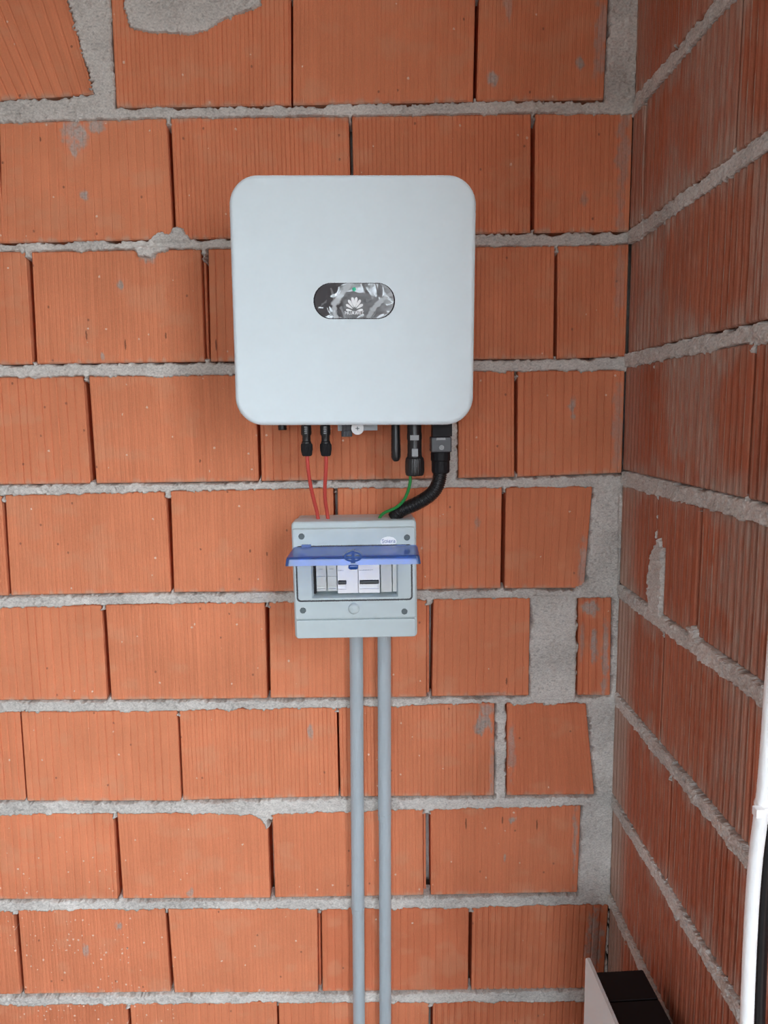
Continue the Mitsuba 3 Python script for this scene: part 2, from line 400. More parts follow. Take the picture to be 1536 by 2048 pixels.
def mortar_mesh(frame, u0, u1, z0, z1, bricks, gaps, patches, cell=0.0016, back=-0.055, lift_by=0.0):
    """Mortar as a rough relief: everywhere but under the bricks and in the open joints, squeezed out a little over the bricks' edges."""
    nu, nz = int((u1 - u0) / cell) + 1, int((z1 - z0) / cell) + 1
    u, z = u0 + np.arange(nu) * cell, z0 + np.arange(nz) * cell
    mask = np.ones((nz, nu), bool)

    def cut(quad, value):
        q = np.asarray(quad)
        i0, i1 = np.clip(((q[:, 0].min() - u0) / cell).astype(int) - 1, 0, nu), np.clip(((q[:, 0].max() - u0) / cell).astype(int) + 2, 0, nu)
        j0, j1 = np.clip(((q[:, 1].min() - z0) / cell).astype(int) - 1, 0, nz), np.clip(((q[:, 1].max() - z0) / cell).astype(int) + 2, 0, nz)
        if i1 > i0 and j1 > j0:
            U, Z = np.meshgrid(u[i0:i1], z[j0:j1])
            mask[j0:j1, i0:i1][inside(quad, U, Z)] = value
    for q in bricks:
        cut(q, False)
    for q in gaps:
        cut(q, False)
    U, Z = np.meshgrid(u, z)
    zero = np.zeros_like(U)
    raised = np.zeros(mask.shape, bool)
    for poly in patches:
        from shapely import contains_xy
        P = sg.Polygon(poly)
        b = P.bounds
        i0, i1 = np.clip([int((b[0] - u0) / cell) - 1, int((b[2] - u0) / cell) + 2], 0, nu)
        j0, j1 = np.clip([int((b[1] - z0) / cell) - 1, int((b[3] - z0) / cell) + 2], 0, nz)
        hit = contains_xy(P, U[j0:j1, i0:i1], Z[j0:j1, i0:i1])
        mask[j0:j1, i0:i1] |= hit
        raised[j0:j1, i0:i1] |= hit
    dist = (distance_transform_edt(mask) - distance_transform_edt(~mask)) * cell

    def nz3(su, sz, k):
        return meshkit.noise(np.stack([U * su, Z * sz, zero + k], -1))
    # is the nearest mortar above (drips over a brick's top edge) or below (a crack under the brick above)?
    gz = np.gradient(dist, axis=0)
    over = np.clip(-gz / cell, -1, 1)         # > 0: mortar lies below this point
    edge = (nz3(45, 45, 1.5) - 0.5) * 0.010 + (nz3(150, 110, 3.5) - 0.5) * 0.009 + (nz3(380, 260, 5.5) - 0.5) * 0.006
    drip = np.where(over < 0, 0.0030, -0.0012)
    d = dist + edge + drip
    t = np.clip((d + 0.0022) / 0.0052, 0, 1)
    t = t * t * (3 - 2 * t)
    top = 0.0024 + (nz3(30, 30, 2.5) - 0.5) * 0.004 + (nz3(140, 160, 7.5) - 0.5) * 0.005 + (nz3(400, 400, 9.5) - 0.5) * 0.0035 + lift_by + raised * 0.0025
    pits = np.clip((nz3(110, 130, 12.5) - 0.80) / 0.15, 0, 1)
    H = -0.024 + t * (top + 0.024) - pits * 0.004
    keep = H > -0.0225
    kc = keep[:-1, :-1] | keep[1:, :-1] | keep[:-1, 1:] | keep[1:, 1:]
    j, i = np.nonzero(kc)
    idx = j * nu + i
    f = np.vstack([np.stack([idx, idx + 1, idx + nu + 1], 1), np.stack([idx, idx + nu + 1, idx + nu], 1)])
    used = np.zeros(nu * nz, bool)
    used[f] = True
    ren = np.cumsum(used) - 1
    v = lift(frame, U.ravel()[used], Z.ravel()[used], H.ravel()[used])
    m = tm(v, ren[f])
    # the wall's body behind the bricks
    q = lift(frame, np.array([u0, u1, u1, u0]), np.array([z0, z0, z1, z1]), np.full(4, back))
    return cat(m, tm(q, [[0, 1, 2], [0, 2, 3]]))


# the back wall, course by course, as measured: edges (x at top, x at bottom) of each brick, tone 0..63, groove style
FINE, WIDE, FAINT, RIB, FAINTW = (0.0075, 0.0013, 0.0011), (0.0148, 0.0016, 0.0014), (0.0068, 0.0006, 0.0011), (0.0130, 0.0022, 0.0035), (0.0145, 0.0008, 0.0014)
COURSES = [
    dict(top=[(0, -18), (1536, -24)], bot=[(232, 215), (400, 210), (600, 210), (720, 207), (950, 203), (1210, 199)],
         bricks=[((221, 233), (581, 582), 14, FINE, 0), ((586, 586), (951, 946), 16, FAINT, 0), ((959, 953), (1217, 1207), 14, FAINT, 0)]),
    dict(top=[(0, 245), (170, 242), (340, 235), (520, 238), (700, 232), (900, 228), (1250, 226)], bot=[(0, 486), (280, 480), (350, 478), (450, 478), (960, 467), (1060, 465), (1110, 468), (1250, 463)],
         bricks=[((-2, 4), (332, 345), 8, FAINTW, 0), ((341, 352), (697, 703), 20, FINE, 0), ((704, 709), (1062, 1061), 24, FINE, 0), ((1071, 1069), (1261, 1253), 18, FINE, 0)]),
    dict(top=[(0, 505), (62, 503), (300, 500), (420, 497), (1000, 494), (1250, 488)], bot=[(0, 734), (70, 728), (200, 727), (430, 723), (950, 717), (1110, 718), (1240, 713)],
         bricks=[((-290, -285), (51, 64), 14, FAINTW, 0), ((62, 73), (401, 409), 8, FAINT, 1), ((416, 421), (765, 765), 16, WIDE, 0), ((770, 770), (1110, 1107), 14, FINE, 0), ((1116, 1114), (1249, 1243), 22, FINE, 0)]),
    dict(top=[(0, 757), (180, 752), (400, 752), (470, 750), (950, 742), (1240, 740)], bot=[(0, 971), (200, 967), (500, 963), (680, 957), (900, 957), (1000, 955), (1100, 952), (1240, 946)],
         bricks=[((-178, -164), (165, 180), 12, WIDE, 0), ((177, 192), (510, 517), 10, FAINT, 0), ((518, 523), (880, 878), 18, WIDE, 0), ((917, 917), (1029, 1029), 20, FINE, 0), ((1036, 1035), (1245, 1237), 16, WIDE, 0)]),
    dict(top=[(0, 991), (20, 990), (345, 982), (600, 976), (1000, 975), (1185, 972)], bot=[(0, 1192), (330, 1185), (560, 1184), (840, 1180), (1000, 1177), (1170, 1176)],
         bricks=[((-328, -310), (2, 16), 14, FAINT, 0), ((9, 21), (330, 341), 6, FAINT, 0), ((341, 348), (666, 669), 8, FAINT, 0), ((675, 677), (1004, 1001), 18, WIDE, 0), ((1012, 1009), (1185, 1168), 28, FAINTW, 0)]),
    dict(top=[(0, 1217), (200, 1210), (530, 1204), (840, 1199), (1060, 1194)], bot=[(0, 1402), (230, 1400), (530, 1397), (850, 1395), (870, 1392), (1060, 1391)],
         bricks=[((-118, -100), (202, 213), 6, WIDE, 0), ((211, 223), (529, 534), 10, FAINT, 0), ((538, 541), (853, 853), 18, FAINTW, 1), ((867, 864), (1060, 1057), 24, FAINTW, 0), ((1157, 1155), (1223, 1220), 40, RIB, 0)]),
    dict(top=[(0, 1423), (350, 1421), (500, 1420), (680, 1414), (800, 1407), (985, 1405), (1015, 1406), (1170, 1407)], bot=[(0, 1602), (360, 1602), (680, 1594), (800, 1592), (985, 1592), (1190, 1590)],
         bricks=[((-270, -255), (38, 51), 10, WIDE, 0), ((42, 55), (354, 362), 4, WIDE, 0), ((358, 366), (673, 677), 8, FINE, 0), ((677, 681), (989, 988), 16, FINE, 0), ((1014, 1014), (1172, 1189), 44, FAINT, 0)]),
    dict(top=[(0, 1628), (225, 1626), (240, 1624), (530, 1629), (700, 1619), (840, 1617), (865, 1620), (1000, 1611), (1160, 1610)], bot=[(0, 1799), (540, 1797), (700, 1795), (845, 1792), (1150, 1786)],
         bricks=[((-80, -65), (226, 235), 12, WIDE, 0), ((234, 246), (534, 540), 16, FAINT, 0), ((544, 550), (846, 847), 20, FAINT, 1), ((861, 862), (1162, 1155), 34, FAINT, 0)]),
    dict(top=[(0, 1824), (30, 1820), (330, 1817), (930, 1817), (945, 1812), (1200, 1808)], bot=[(0, 1991), (330, 1986), (640, 1984), (935, 1981), (1160, 1977)],
         bricks=[((-270, -255), (25, 40), 26, FAINT, 0), ((35, 48), (329, 340), 20, FAINT, 0), ((336, 349), (634, 636), 14, FAINT, 1), ((643, 645), (938, 936), 52, FAINTW, 0), ((945, 943), (1217, 1206), 36, RIB, 0)]),
    dict(top=[(0, 2011), (255, 2007), (555, 2004), (860, 2004), (1160, 2002)], bot=[(0, 2172), (1160, 2160)],
         bricks=[((-45, -35), (253, 262), 30, FAINT, 0), ((260, 270), (553, 557), 18, FAINTW, 0), ((557, 561), (858, 856), 30, FAINTW, 0), ((866, 864), (1205, 1196), 44, RIB, 0)]),
]
back_bricks, back_gaps = [], []          # (quad, style, face, tone, tongue)


def uz(px, py):
    q = at(px, py, 0)
    return np.array([q[0], q[2]])


def line(pts, x):
    return float(np.interp(x, [p[0] for p in pts], [p[1] for p in pts]))


def open_joint(a, b, low=0.006, high=0.007):
    """The open vertical joint between two bricks of a course; mortar fills its lowest and highest bit."""
    tl, tr, br, bl = a[1], b[0], b[3], a[2]
    return [tl + (bl - tl) * 0.05, tr + (br - tr) * 0.05, br + (tr - br) * 0.03, bl + (tl - bl) * 0.03]


for ci, c in enumerate(COURSES):
    quads = []
    for (lt, lb), (rt, rb), tone, style, tongue in c['bricks']:
        quad = [uz(lt, line(c['top'], lt)), uz(rt, line(c['top'], rt)), uz(rb, line(c['bot'], rb)), uz(lb, line(c['bot'], lb))]
        if ci in (1, 2, 3) and rt > 1200:
            quad[1][0], quad[2][0] = -0.0014, -0.0012
            back_gaps.append([np.array([-.0015, quad[1][1] - .004]), np.array([.001, quad[1][1] - .004]), np.array([.001, quad[2][1] + .004]), np.array([-.0015, quad[2][1] + .004])])
        quads.append(quad)
        back_bricks.append((quad, style, rng.uniform(-0.0015, 0.0012), tone, tongue))
    for k in range(len(quads) - 1):
        if quads[k + 1][0][0] - quads[k][1][0] < 0.018:
            if not (ci == 3 and k == 2) and not (ci == 6 and k == 3):
                back_gaps.append(open_joint(quads[k], quads[k + 1]))
    # the same bond goes on to the left, past the frame
    q = quads[0]
    if ci == 0:
        tilted = [uz(-190, -30), uz(126, -30), uz(188, 189), uz(-60, 205)]
        back_bricks.append((tilted, (0.0165, 0.0014, 0.004), 0.001, 10, 0))
        q = [np.array([-1.25, q[0][1]]), 0, 0, np.array([-1.21, q[3][1]])]
    x = float(max(q[0][0], q[3][0])) - 0.007
    while x > LEFT + 0.03:
        a = max(x - 0.295, LEFT)
        back_bricks.append(([np.array([a, q[0][1]]), np.array([x, q[0][1]]), np.array([x, q[3][1]]), np.array([a, q[3][1]])], FAINT if rng.random() < .6 else WIDE, rng.uniform(-.001, .001), int(rng.integers(4, 30)), 0))
        back_gaps.append([np.array([x - 0.001, q[0][1] - 0.008]), np.array([x + 0.008, q[0][1] - 0.008]), np.array([x + 0.008, q[3][1] + 0.006]), np.array([x - 0.001, q[3][1] + 0.006])])
        x = a - 0.007
H0, HC = 2.3102, 0.20831
for k in (-2, -1, 10):       # courses above and below the frame
    zt, zb = min(H0 - k * HC - 0.007, CEIL), max(H0 - (k + 1) * HC + 0.007, 0.0)
    x = -0.02 - (0.16 if k % 2 else 0.0)
    while x > LEFT + 0.03:
        a = max(x - 0.295, LEFT)
        back_bricks.append(([np.array([a, zt]), np.array([x, zt]), np.array([x, zb]), np.array([a, zb])], FAINT, rng.uniform(-.001, .001), int(rng.integers(4, 30)), 0))
        x = a - 0.007

patches = [[uz(*p) for p in poly] for poly in (
    [(244, -40), (250, 20), (260, 56), (290, 66), (340, 68), (378, 71), (415, 63), (440, 44), (470, 32), (500, 22), (522, 8), (525, -40)],
    [(296, 484), (302, 470), (322, 462), (334, 466), (350, 452), (368, 458), (378, 474), (384, 484)],
    [(268, 494), (278, 512), (296, 516), (310, 508), (336, 502), (336, 494)],
    [(1060, 1190), (1150, 1190), (1150, 1398), (1057, 1398)],
    [(1190, 985), (1178, 1150), (1150, 1172), (1150, 1195), (1235, 1195), (1235, 985)],
    [(404, 498), (404, 520), (412, 522), (414, 498)],
    [(535, 1624), (536, 1655), (532, 1650), (522, 1636), (500, 1626)],
)]
struct('wall_back', cat(mortar_mesh('back', LEFT, 0.0, 0.0, CEIL, [b[0] for b in back_bricks], back_gaps, patches), boxm(LEFT - .2, .2, .056, .2, 0, CEIL)), 'mortar', 'hollow brick wall with rough grey mortar joints', smooth=True)
for quad, style, face, tone, tongue in back_bricks:
    m, uv = brick_mesh('back', quad, *style, face=face, tone=tone, tongue=tongue)
    key = numbered('wall_back__brick')
    scene[key] = mikit.ply(m, 'back_brick_clay', smooth=False, uv=uv)

# the right wall: joints measured along the wall from the corner
REND = 0.80
RJOINTS = {-2: [.1, .4, .7], -1: [.25, .55], 0: [.168, .47, .772], 1: [.058, .359, .66], 2: [.155, .457, .758], 3: [.132, .434, .735], 4: [.168, .313, .615], 5: [.21, .512], 6: [.262, .563], 7: [.300, .6], 8: [.10, .40, .7], 9: [.25, .55], 10: [.1, .4, .7]}
right_bricks, right_gaps = [], []
for k, js in RJOINTS.items():
    edges = [0.0] + js + [REND]
    for a, b in zip(edges[:-1], edges[1:]):
        zt = min(H0 - k * HC - rng.uniform(.011, .014), CEIL)
        zb = max(H0 - (k + 1) * HC + rng.uniform(.011, .015), 0.0)
        g = 0.0022
        quad = [np.array(p) for p in ((a + g, zt), (b - g, zt), (b - g, zb), (a + g, zb))]
        right_bricks.append((quad, (PITCH, 0.0055, 0.0078), rng.uniform(-.002, .002), int(rng.integers(16, 56))))
    for j in js:
        if k == 4 and j < .2:
            continue
        right_gaps.append([np.array(p) for p in ((j - .003, zt - .008), (j + .003, zt - .008), (j + .003, zb + .008), (j - .003, zb + .008))])
rp = lambda *pts: [np.array([-at_x(px, py, 0)[1], at_x(px, py, 0)[2]]) for px, py in pts]
right_patches = [rp((1298, 1150), (1308, 1105), (1316, 1085), (1325, 1060), (1331, 1110), (1330, 1170), (1326, 1232), (1305, 1228), (1300, 1190)),
                 rp((1377, 1252), (1386, 1245), (1396, 1256), (1400, 1285), (1385, 1285))]
struct('wall_right', cat(mortar_mesh('right', 0.0, REND, 0.0, CEIL, [b[0] if b[0][0][0] > .01 else [b[0][0] - [.02, 0], b[0][1], b[0][2], b[0][3] - [.02, 0]] for b in right_bricks], right_gaps, right_patches, lift_by=0.001),
                         boxm(0.056, 0.2, -REND, 0.06, 0, CEIL), boxm(0.0, 0.2, -REND - 0.012, -REND, 0, CEIL)), 'mortar', 'ribbed brick side wall with thick grey mortar joints', smooth=False)
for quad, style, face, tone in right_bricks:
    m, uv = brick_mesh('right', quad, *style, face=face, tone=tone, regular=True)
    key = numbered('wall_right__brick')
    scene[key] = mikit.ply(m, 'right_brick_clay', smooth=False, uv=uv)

# ---------------------------------------------------------------- the inverter
D = 0.165
tl_, tr_ = at(458, 450, -D), at(952, 450, -D)
bl_, br_ = at(470, 780, -D), at(948, 780, -D)
tp_, bt_ = at(701, 348, -D), at(708, 850, -D)
CX, CZ = (tl_[0] + tr_[0] + bl_[0] + br_[0]) / 4, (tp_[2] + bt_[2]) / 2
SZ = 0.369
TILT = T().translate([CX, 0, CZ]).rotate([0, 1, 0], 0.8).translate([-CX, 0, -CZ])
TM = np.array(TILT.matrix)


def tilted_mesh(m):
    m = m.copy() if isinstance(m, trimesh.Trimesh) else tm(m.to_mesh().vert_properties[:, :3], m.to_mesh().tri_verts)
    m.apply_transform(TM)
    return m


inv = thing('solar_inverter', 'white square solar inverter with rounded corners mounted on the brick wall', 'inverter')
part(inv, 'mounting_bracket', tilted_mesh(boxm(CX - .14, CX + .14, -0.022, 0.0, CZ - .02, CZ + .12)), 'chassis_metal', False)
ch = [tilted_mesh(slab(SZ - .03, SZ - .035, .035, [(0.022, .002), (0.024, 0.0), (0.082, 0.0), (0.084, 0.002)], CX, CZ + .004))]
for k in range(24):
    x = CX - .15 + k * .3 / 23
    ch.append(tilted_mesh(boxm(x - .0012, x + .0012, -0.0225, -0.012, CZ - .14, CZ + .14)))
part(inv, 'chassis', cat(*ch), 'chassis_metal', 30)
part(inv, 'front_cover', tilted_mesh(slab(SZ, SZ, .043, [(0.082, 0.004)] + eased(0.086, D, 0.007, 6), CX, CZ, n=16)), 'white_paint', 35)
# display pill
dl, dr_ = at(627, 601, -D), at(790, 601, -D)
du, dd = at(708, 566, -D), at(708, 638, -D)
PW, PH, PX, PZ = dr_[0] - dl[0], du[2] - dd[2], (dl[0] + dr_[0]) / 2, (du[2] + dd[2]) / 2
disp = part(inv, 'display_panel', tilted_mesh(slab(PW, PH, PH / 2, [(D - .001, 0), (D + .0006, 0), (D + .0009, .0004)], PX, PZ, n=14)), 'panel_glass', 30, 'glossy black pill-shaped display with a white petal emblem')
lp = at(709, 609, -D)
petals = []
for a, L in zip((-82, -57, -33, -10.5, 10.5, 33, 57, 82), (.0100, .0123, .0140, .0150, .0150, .0140, .0123, .0100)):
    s = np.linspace(0, 2 * math.pi, 24, endpoint=False)
    y = (0.5 - 0.5 * np.cos(s)) * L
    wd = L * 0.172 * np.sin(s) * (0.35 + 0.9 * (y / L))
    ca, sa = math.cos(math.radians(a)), math.sin(math.radians(a))
    off = 0.0030 + 0.0002 * abs(a) / 82
    X, Z = wd * ca + (y + off) * sa, -wd * sa + (y + off) * ca
    ring = np.stack([lp[0] + X, np.full(24, -(D + .0019)), lp[2] - .0072 + Z - 0.0025 * (abs(a) / 82) ** 2], 1)
    petals.append(tilted_mesh(loft([ring, ring + [0, -.0006, 0]])))
part(disp, 'petal_emblem', cat(*petals), 'print_white', False, 'white petal emblem')
tx = meshkit.text_mesh('HUAWEI', 0.0052, 0.0003, True)
tx.apply_transform(np.array([[1, 0, 0, 0], [0, 0, -1, 0], [0, 1, 0, 0], [0, 0, 0, 1.0]]))
b = tx.bounds
k = 0.0285 / (b[1][0] - b[0][0])
tx.apply_scale([k, 1, 1])
b = tx.bounds
lo = at(709, 627, -D)
tx.apply_translation([lo[0] - (b[0][0] + b[1][0]) / 2, -(D + .0020), lo[2] - b[1][2] + .0035])
part(disp, 'lettering', tilted_mesh(tx), 'print_white', False)
q = at(708, 579, -D)
part(disp, 'indicator_light', tilted_mesh(lathe([(.0001, D + .0008), (.0030, D + .0008), (.0030, D + .0021), (.0001, D + .0022)], (q[0], 0, q[2]), 16, 'y')), 'led_green', False, 'small green indicator light')
# crumpled protective film left on the display: clear, its whitish reflections painted in as bands
SHEEN_BANDS = [((.46, 1.0), (.36, .72), .065, .8), ((.36, .72), (.255, .42), .060, .85), ((.255, .42), (.265, 0.0), .045, .8), ((.70, 1.0), (.725, .58), .045, .6), ((.96, .68), (.84, .52), .050, .8), ((.84, .52), (.72, .25), .055, .85),
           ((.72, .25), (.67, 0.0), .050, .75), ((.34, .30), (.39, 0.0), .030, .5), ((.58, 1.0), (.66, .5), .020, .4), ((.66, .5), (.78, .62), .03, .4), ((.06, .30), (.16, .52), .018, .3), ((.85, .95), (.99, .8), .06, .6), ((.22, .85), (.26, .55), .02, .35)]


def film_sheen(p, n, uv):
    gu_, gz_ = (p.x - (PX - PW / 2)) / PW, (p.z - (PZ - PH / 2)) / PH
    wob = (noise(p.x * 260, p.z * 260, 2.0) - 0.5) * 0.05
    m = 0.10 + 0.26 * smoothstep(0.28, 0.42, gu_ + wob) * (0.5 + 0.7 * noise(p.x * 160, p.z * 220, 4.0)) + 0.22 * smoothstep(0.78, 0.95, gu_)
    for (x0_, y0_), (x1_, y1_), w_, s_ in SHEEN_BANDS:
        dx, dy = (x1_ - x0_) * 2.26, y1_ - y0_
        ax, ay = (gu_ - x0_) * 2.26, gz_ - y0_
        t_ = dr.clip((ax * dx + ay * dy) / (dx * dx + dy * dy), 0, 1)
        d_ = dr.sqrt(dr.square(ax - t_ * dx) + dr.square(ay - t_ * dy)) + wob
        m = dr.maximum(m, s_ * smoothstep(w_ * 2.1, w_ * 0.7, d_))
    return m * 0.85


scene['clear_film'] = {'type': 'blendbsdf', 'weight': proc(film_sheen), 'bsdf_0': {'type': 'thindielectric', 'int_ior': 1.5},
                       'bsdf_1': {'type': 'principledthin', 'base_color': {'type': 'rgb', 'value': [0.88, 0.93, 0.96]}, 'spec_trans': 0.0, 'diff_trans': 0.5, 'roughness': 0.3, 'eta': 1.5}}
nu, nz = 120, 60
gu, gz = np.meshgrid(np.linspace(0, 1, nu), np.linspace(0, 1, nz))
r = PH / 2 * .97
fz = PZ - r * .995 + gz * r * 1.99
fx = PX + (2 * gu - 1) * (PW / 2 * .985 - PH / 2 + np.sqrt(r * r - (fz - PZ) ** 2))
warp = meshkit.fbm(np.stack([fx * 45, fz * 45, fx * 0 + 3.3], -1), 2)
hh = np.abs(meshkit.fbm(np.stack([fx * 28 + warp * 1.4, fz * 18 + warp, fx * 0 + .7], -1), 2, 4) - 0.5) * 0.026 * np.clip((gu - .12) * 4, .1, 1) * np.clip(np.hypot((gu - .505) * 2.26, gz - .42) * 2.4 - .75, 0.01, 1)
fv = np.stack([fx, -(D + .0016) - hh * 0.55, fz], -1).reshape(-1, 3)
i = (np.arange(nz - 1)[:, None] * nu + np.arange(nu - 1)[None, :])
i = i.ravel()
film = tm(fv, np.vstack([np.stack([i, i + 1, i + nu + 1], 1), np.stack([i, i + nu + 1, i + nu], 1)]))
film.remove_unreferenced_vertices()
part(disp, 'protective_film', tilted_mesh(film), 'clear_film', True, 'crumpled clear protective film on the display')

# underside fittings
DC = 0.066                                   # how far from the wall the sockets sit
ZB = CZ - (SZ - .035) / 2 + .004             # bottom of the chassis
q = at(565, 860, -DC)
part(inv, 'switch_knob', cat(lathe([(.0001, 0), (.0065, 0), (.0072, .002), (.0075, ZB - q[2])], (q[0], -DC, q[2]), 12), lathe([(.0001, 0), (.003, 0), (.003, .004)], (q[0] + .004, -DC, q[2] + .001), 10)), 'black_plastic', 30, 'small black switch knob')
a, b = at(676, 862, -.10), at(755, 860, -.10)
part(inv, 'grey_bracket', cat(boxm(a[0], b[0], -.102, -.080, a[2], ZB + .012), boxm(b[0] - .03, b[0], -.104, -.100, a[2] + .001, ZB + .012)), 'mid_grey_plastic', False, 'grey metal bracket under the inverter')
q = at(694, 873, -.104)
part(inv, 'socket_cap', lathe([(.0001, 0), (.0088, 0), (.0092, .002), (.0092, .009), (.0080, .0095), (.0080, .03)], (q[0], -.108, q[2]), 48, wave=(16, .0009)), 'dark_grey_plastic', 30, 'dark ribbed cap on an unused socket')
q = at(715, 857, -.118)
sc = part(inv, 'screw', lathe([(.0001, .104), (.0105, .104), (.0105, .1165), (.0098, .1178), (.0001, .1185)], (q[0], 0, q[2]), 32, 'y'), 'screw_white', 30, 'round white plastic screw')
part(sc, 'cross_recess', cat(boxm(q[0] - .003, q[0] + .003, -.1190, -.1180, q[2] - .0006, q[2] + .0006), boxm(q[0] - .0006, q[0] + .0006, -.1190, -.1180, q[2] - .003, q[2] + .003)), 'screw_grey', False)

# box position, needed by the cables
BD = 0.096
bl, br = at(585, 1160, -BD), at(834, 1160, -BD)
bt, bb = at(708, 1043, -BD), at(708, 1278, -BD)
BX, BZ, BW, BH = (bl[0] + br[0]) / 2, (bt[2] + bb[2]) / 2, br[0] - bl[0], bt[2] - bb[2]
BASE_TOP = BZ + BH / 2 - .002


def solar_plug(px_mid, px_end, label, wire_px, x_top):
    t = thing('solar_connector', label, 'cable connector', 'red solar cables between the inverter and the breaker box')
    top, end = at(px_mid, 850, -.09), at(px_end, 912, -.09)
    x, y = end[0], -.09
    zl = lambda py: at(px_end, py, y)[2]
    part(t, 'plug', lathe([(.0001, zl(889)), (.0078, zl(889)), (.0080, zl(884)), (.0068, zl(882)), (.0068, zl(872)), (.0086, zl(868)), (.0086, zl(852)), (.0072, zl(850)), (.0072, ZB)], (x, y, 0), 28), 'black_plastic', 30)
    part(t, 'cable_nut', lathe([(.0001, zl(912)), (.0070, zl(912)), (.0085, zl(909)), (.0098, zl(899)), (.0098, zl(890)), (.0088, zl(887)), (.0001, zl(887))], (x, y, 0), 60, wave=(20, .0007)), 'black_matte', 25)
    part(t, 'printed_label', cat(*[boxm(x - .0022, x + .0022, y - .0090, y - .0080, zl(p + 2), zl(p)) for p in (853, 857, 861, 865)]), 'print_grey', False, 'pale printed label')
    pts = [(x, y, zl(905))] + [at(px, py, yy) for px, py, yy in wire_px]
    last = pts[-1]
    pts += [np.array([last[0] + .001, last[1], BASE_TOP - .001])]
    part(t, 'red_wire', tube(spline(pts, 50), .0031, 14), 'red_wire', 40, 'red wire')
    return t


solar_plug(612, 614, 'black plug with red wire, left one of the pair under the inverter', [(616, 935, -.088), (621, 970, -.078), (629, 1005, -.066), (635, 1030, -.060)], 636)
solar_plug(652, 652, 'black plug with red wire, right one of the pair, beside the grey bracket', [(652, 935, -.088), (650, 970, -.078), (651, 1005, -.066), (655, 1030, -.060)], 656)

ant = thing('antenna_stick', 'black rounded antenna stick hanging under the inverter', 'antenna')
q, e = at(791, 850, -.085), at(791, 923, -.085)
rod = [(.0001, e[2]), (.0035, e[2] + .0005), (.0062, e[2] + .003), (.0078, e[2] + .008), (.0080, e[2] + .02), (.0072, q[2] - .004), (.0072, q[2] + .004)]
part(ant, 'rod', lathe(rod, (q[0], -.085, 0), 28), 'black_plastic', 30)
part(ant, 'base', lathe([(.0001, q[2] + .004), (.0105, q[2] + .004), (.0105, ZB)], (q[0], -.085, 0), 28), 'black_matte', 30)

com = thing('signal_connector', 'thick black cylindrical connector with a green wire under the inverter', 'cable connector')
zc = lambda py: at(828, py, -.10)[2]
q = at(829, 900, -.10)
part(com, 'sleeve', lathe([(.0001, zc(918)), (.0128, zc(918)), (.0116, zc(905)), (.0116, zc(880)), (.0122, zc(878)), (.0122, zc(868)), (.0116, zc(866)), (.0116, zc(852)), (.0110, ZB)], (q[0], -.10, 0), 36), 'black_plastic', 30)
part(com, 'end_nut', lathe([(.0001, zc(951)), (.0135, zc(951)), (.0150, zc(949)), (.0160, zc(943)), (.0160, zc(926)), (.0150, zc(917)), (.0130, zc(914)), (.0001, zc(914))], (q[0], -.10, 0), 72, wave=(24, .0006)), 'black_plastic', 25)
part(com, 'printed_label', cat(boxm(q[0] - .0050, q[0] + .0052, -.1124, -.1100, zc(912), zc(897)), boxm(q[0] - .0076, q[0] + .0070, -.1122, -.1090, zc(880), zc(870))), 'print_grey', False, 'two small grey printed labels')
pts = [at(820, 946, -.10), at(820, 965, -.098), at(815, 985, -.092), at(803, 1006, -.082), at(784, 1019, -.072), at(768, 1026, -.066), at(760, 1034, -.062)]
pts += [np.array([pts[-1][0] - .002, pts[-1][1], BASE_TOP - .001])]
part(com, 'green_wire', tube(spline(pts, 60), .0026, 14), 'green_wire', 40, 'green wire')

ac = thing('power_connector', 'dark grey square power plug with a curved black corrugated conduit', 'cable connector')
ya = -.085
A = lambda px, py: at(px, py, ya)
a, b = A(864, 873), A(902, 850)
part(ac, 'upper_block', boxm(a[0], b[0], ya - .017, ya + .017, a[2], ZB), 'black_matte', False)
a, b = A(861, 904), A(901, 873)
lowb = slab(b[0] - a[0], b[2] - a[2], .002, eased(-ya - .019, -ya + .019, .002, 3), (a[0] + b[0]) / 2, (a[2] + b[2]) / 2, 3)
part(ac, 'lower_block', lowb, 'dark_grey_plastic', 30, 'dark grey clip block with a screw')
q = A(881, 894)
part(ac, 'screw', lathe([(.0001, -ya + .019), (.0042, -ya + .019), (.0042, -ya + .0205), (.0030, -ya + .0205), (.0022, -ya + .0195), (.0001, -ya + .0195)], (q[0], 0, q[2]), 20, 'y'), 'print_grey', 30)
q = A(880, 877)
part(ac, 'printed_label', boxm(q[0] - .0075, q[0] + .0075, ya - .0195, ya - .0180, q[2] - .0018, q[2] + .0018), 'print_grey', False)
q = A(881, 925)
za = lambda py: A(881, py)[2]
part(ac, 'cable_gland', lathe([(.0001, za(946)), (.0140, za(946)), (.0152, za(942)), (.0152, za(922)), (.0165, za(920)), (.0165, za(906)), (.0160, za(904)), (.0001, za(904))], (q[0], ya, 0), 60, wave=(12, .0007)), 'black_matte', 28)
pts = [A(880, 938), A(878, 960), at(868, 982, -.083), at(846, 1000, -.078), at(820, 1013, -.072), at(798, 1024, -.066), at(787, 1036, -.062)]
pts += [np.array([pts[-1][0] - .004, pts[-1][1], BASE_TOP - .001])]
path = spline(pts, 420)
arc = np.r_[0, np.cumsum(np.linalg.norm(np.diff(path, axis=0), axis=1))]
part(ac, 'corrugated_conduit', tube(path, .0114 + .0006 * np.tanh(2.5 * np.sin(arc / .0030 * 2 * math.pi)), 24), 'black_plastic', 40, 'black corrugated conduit')

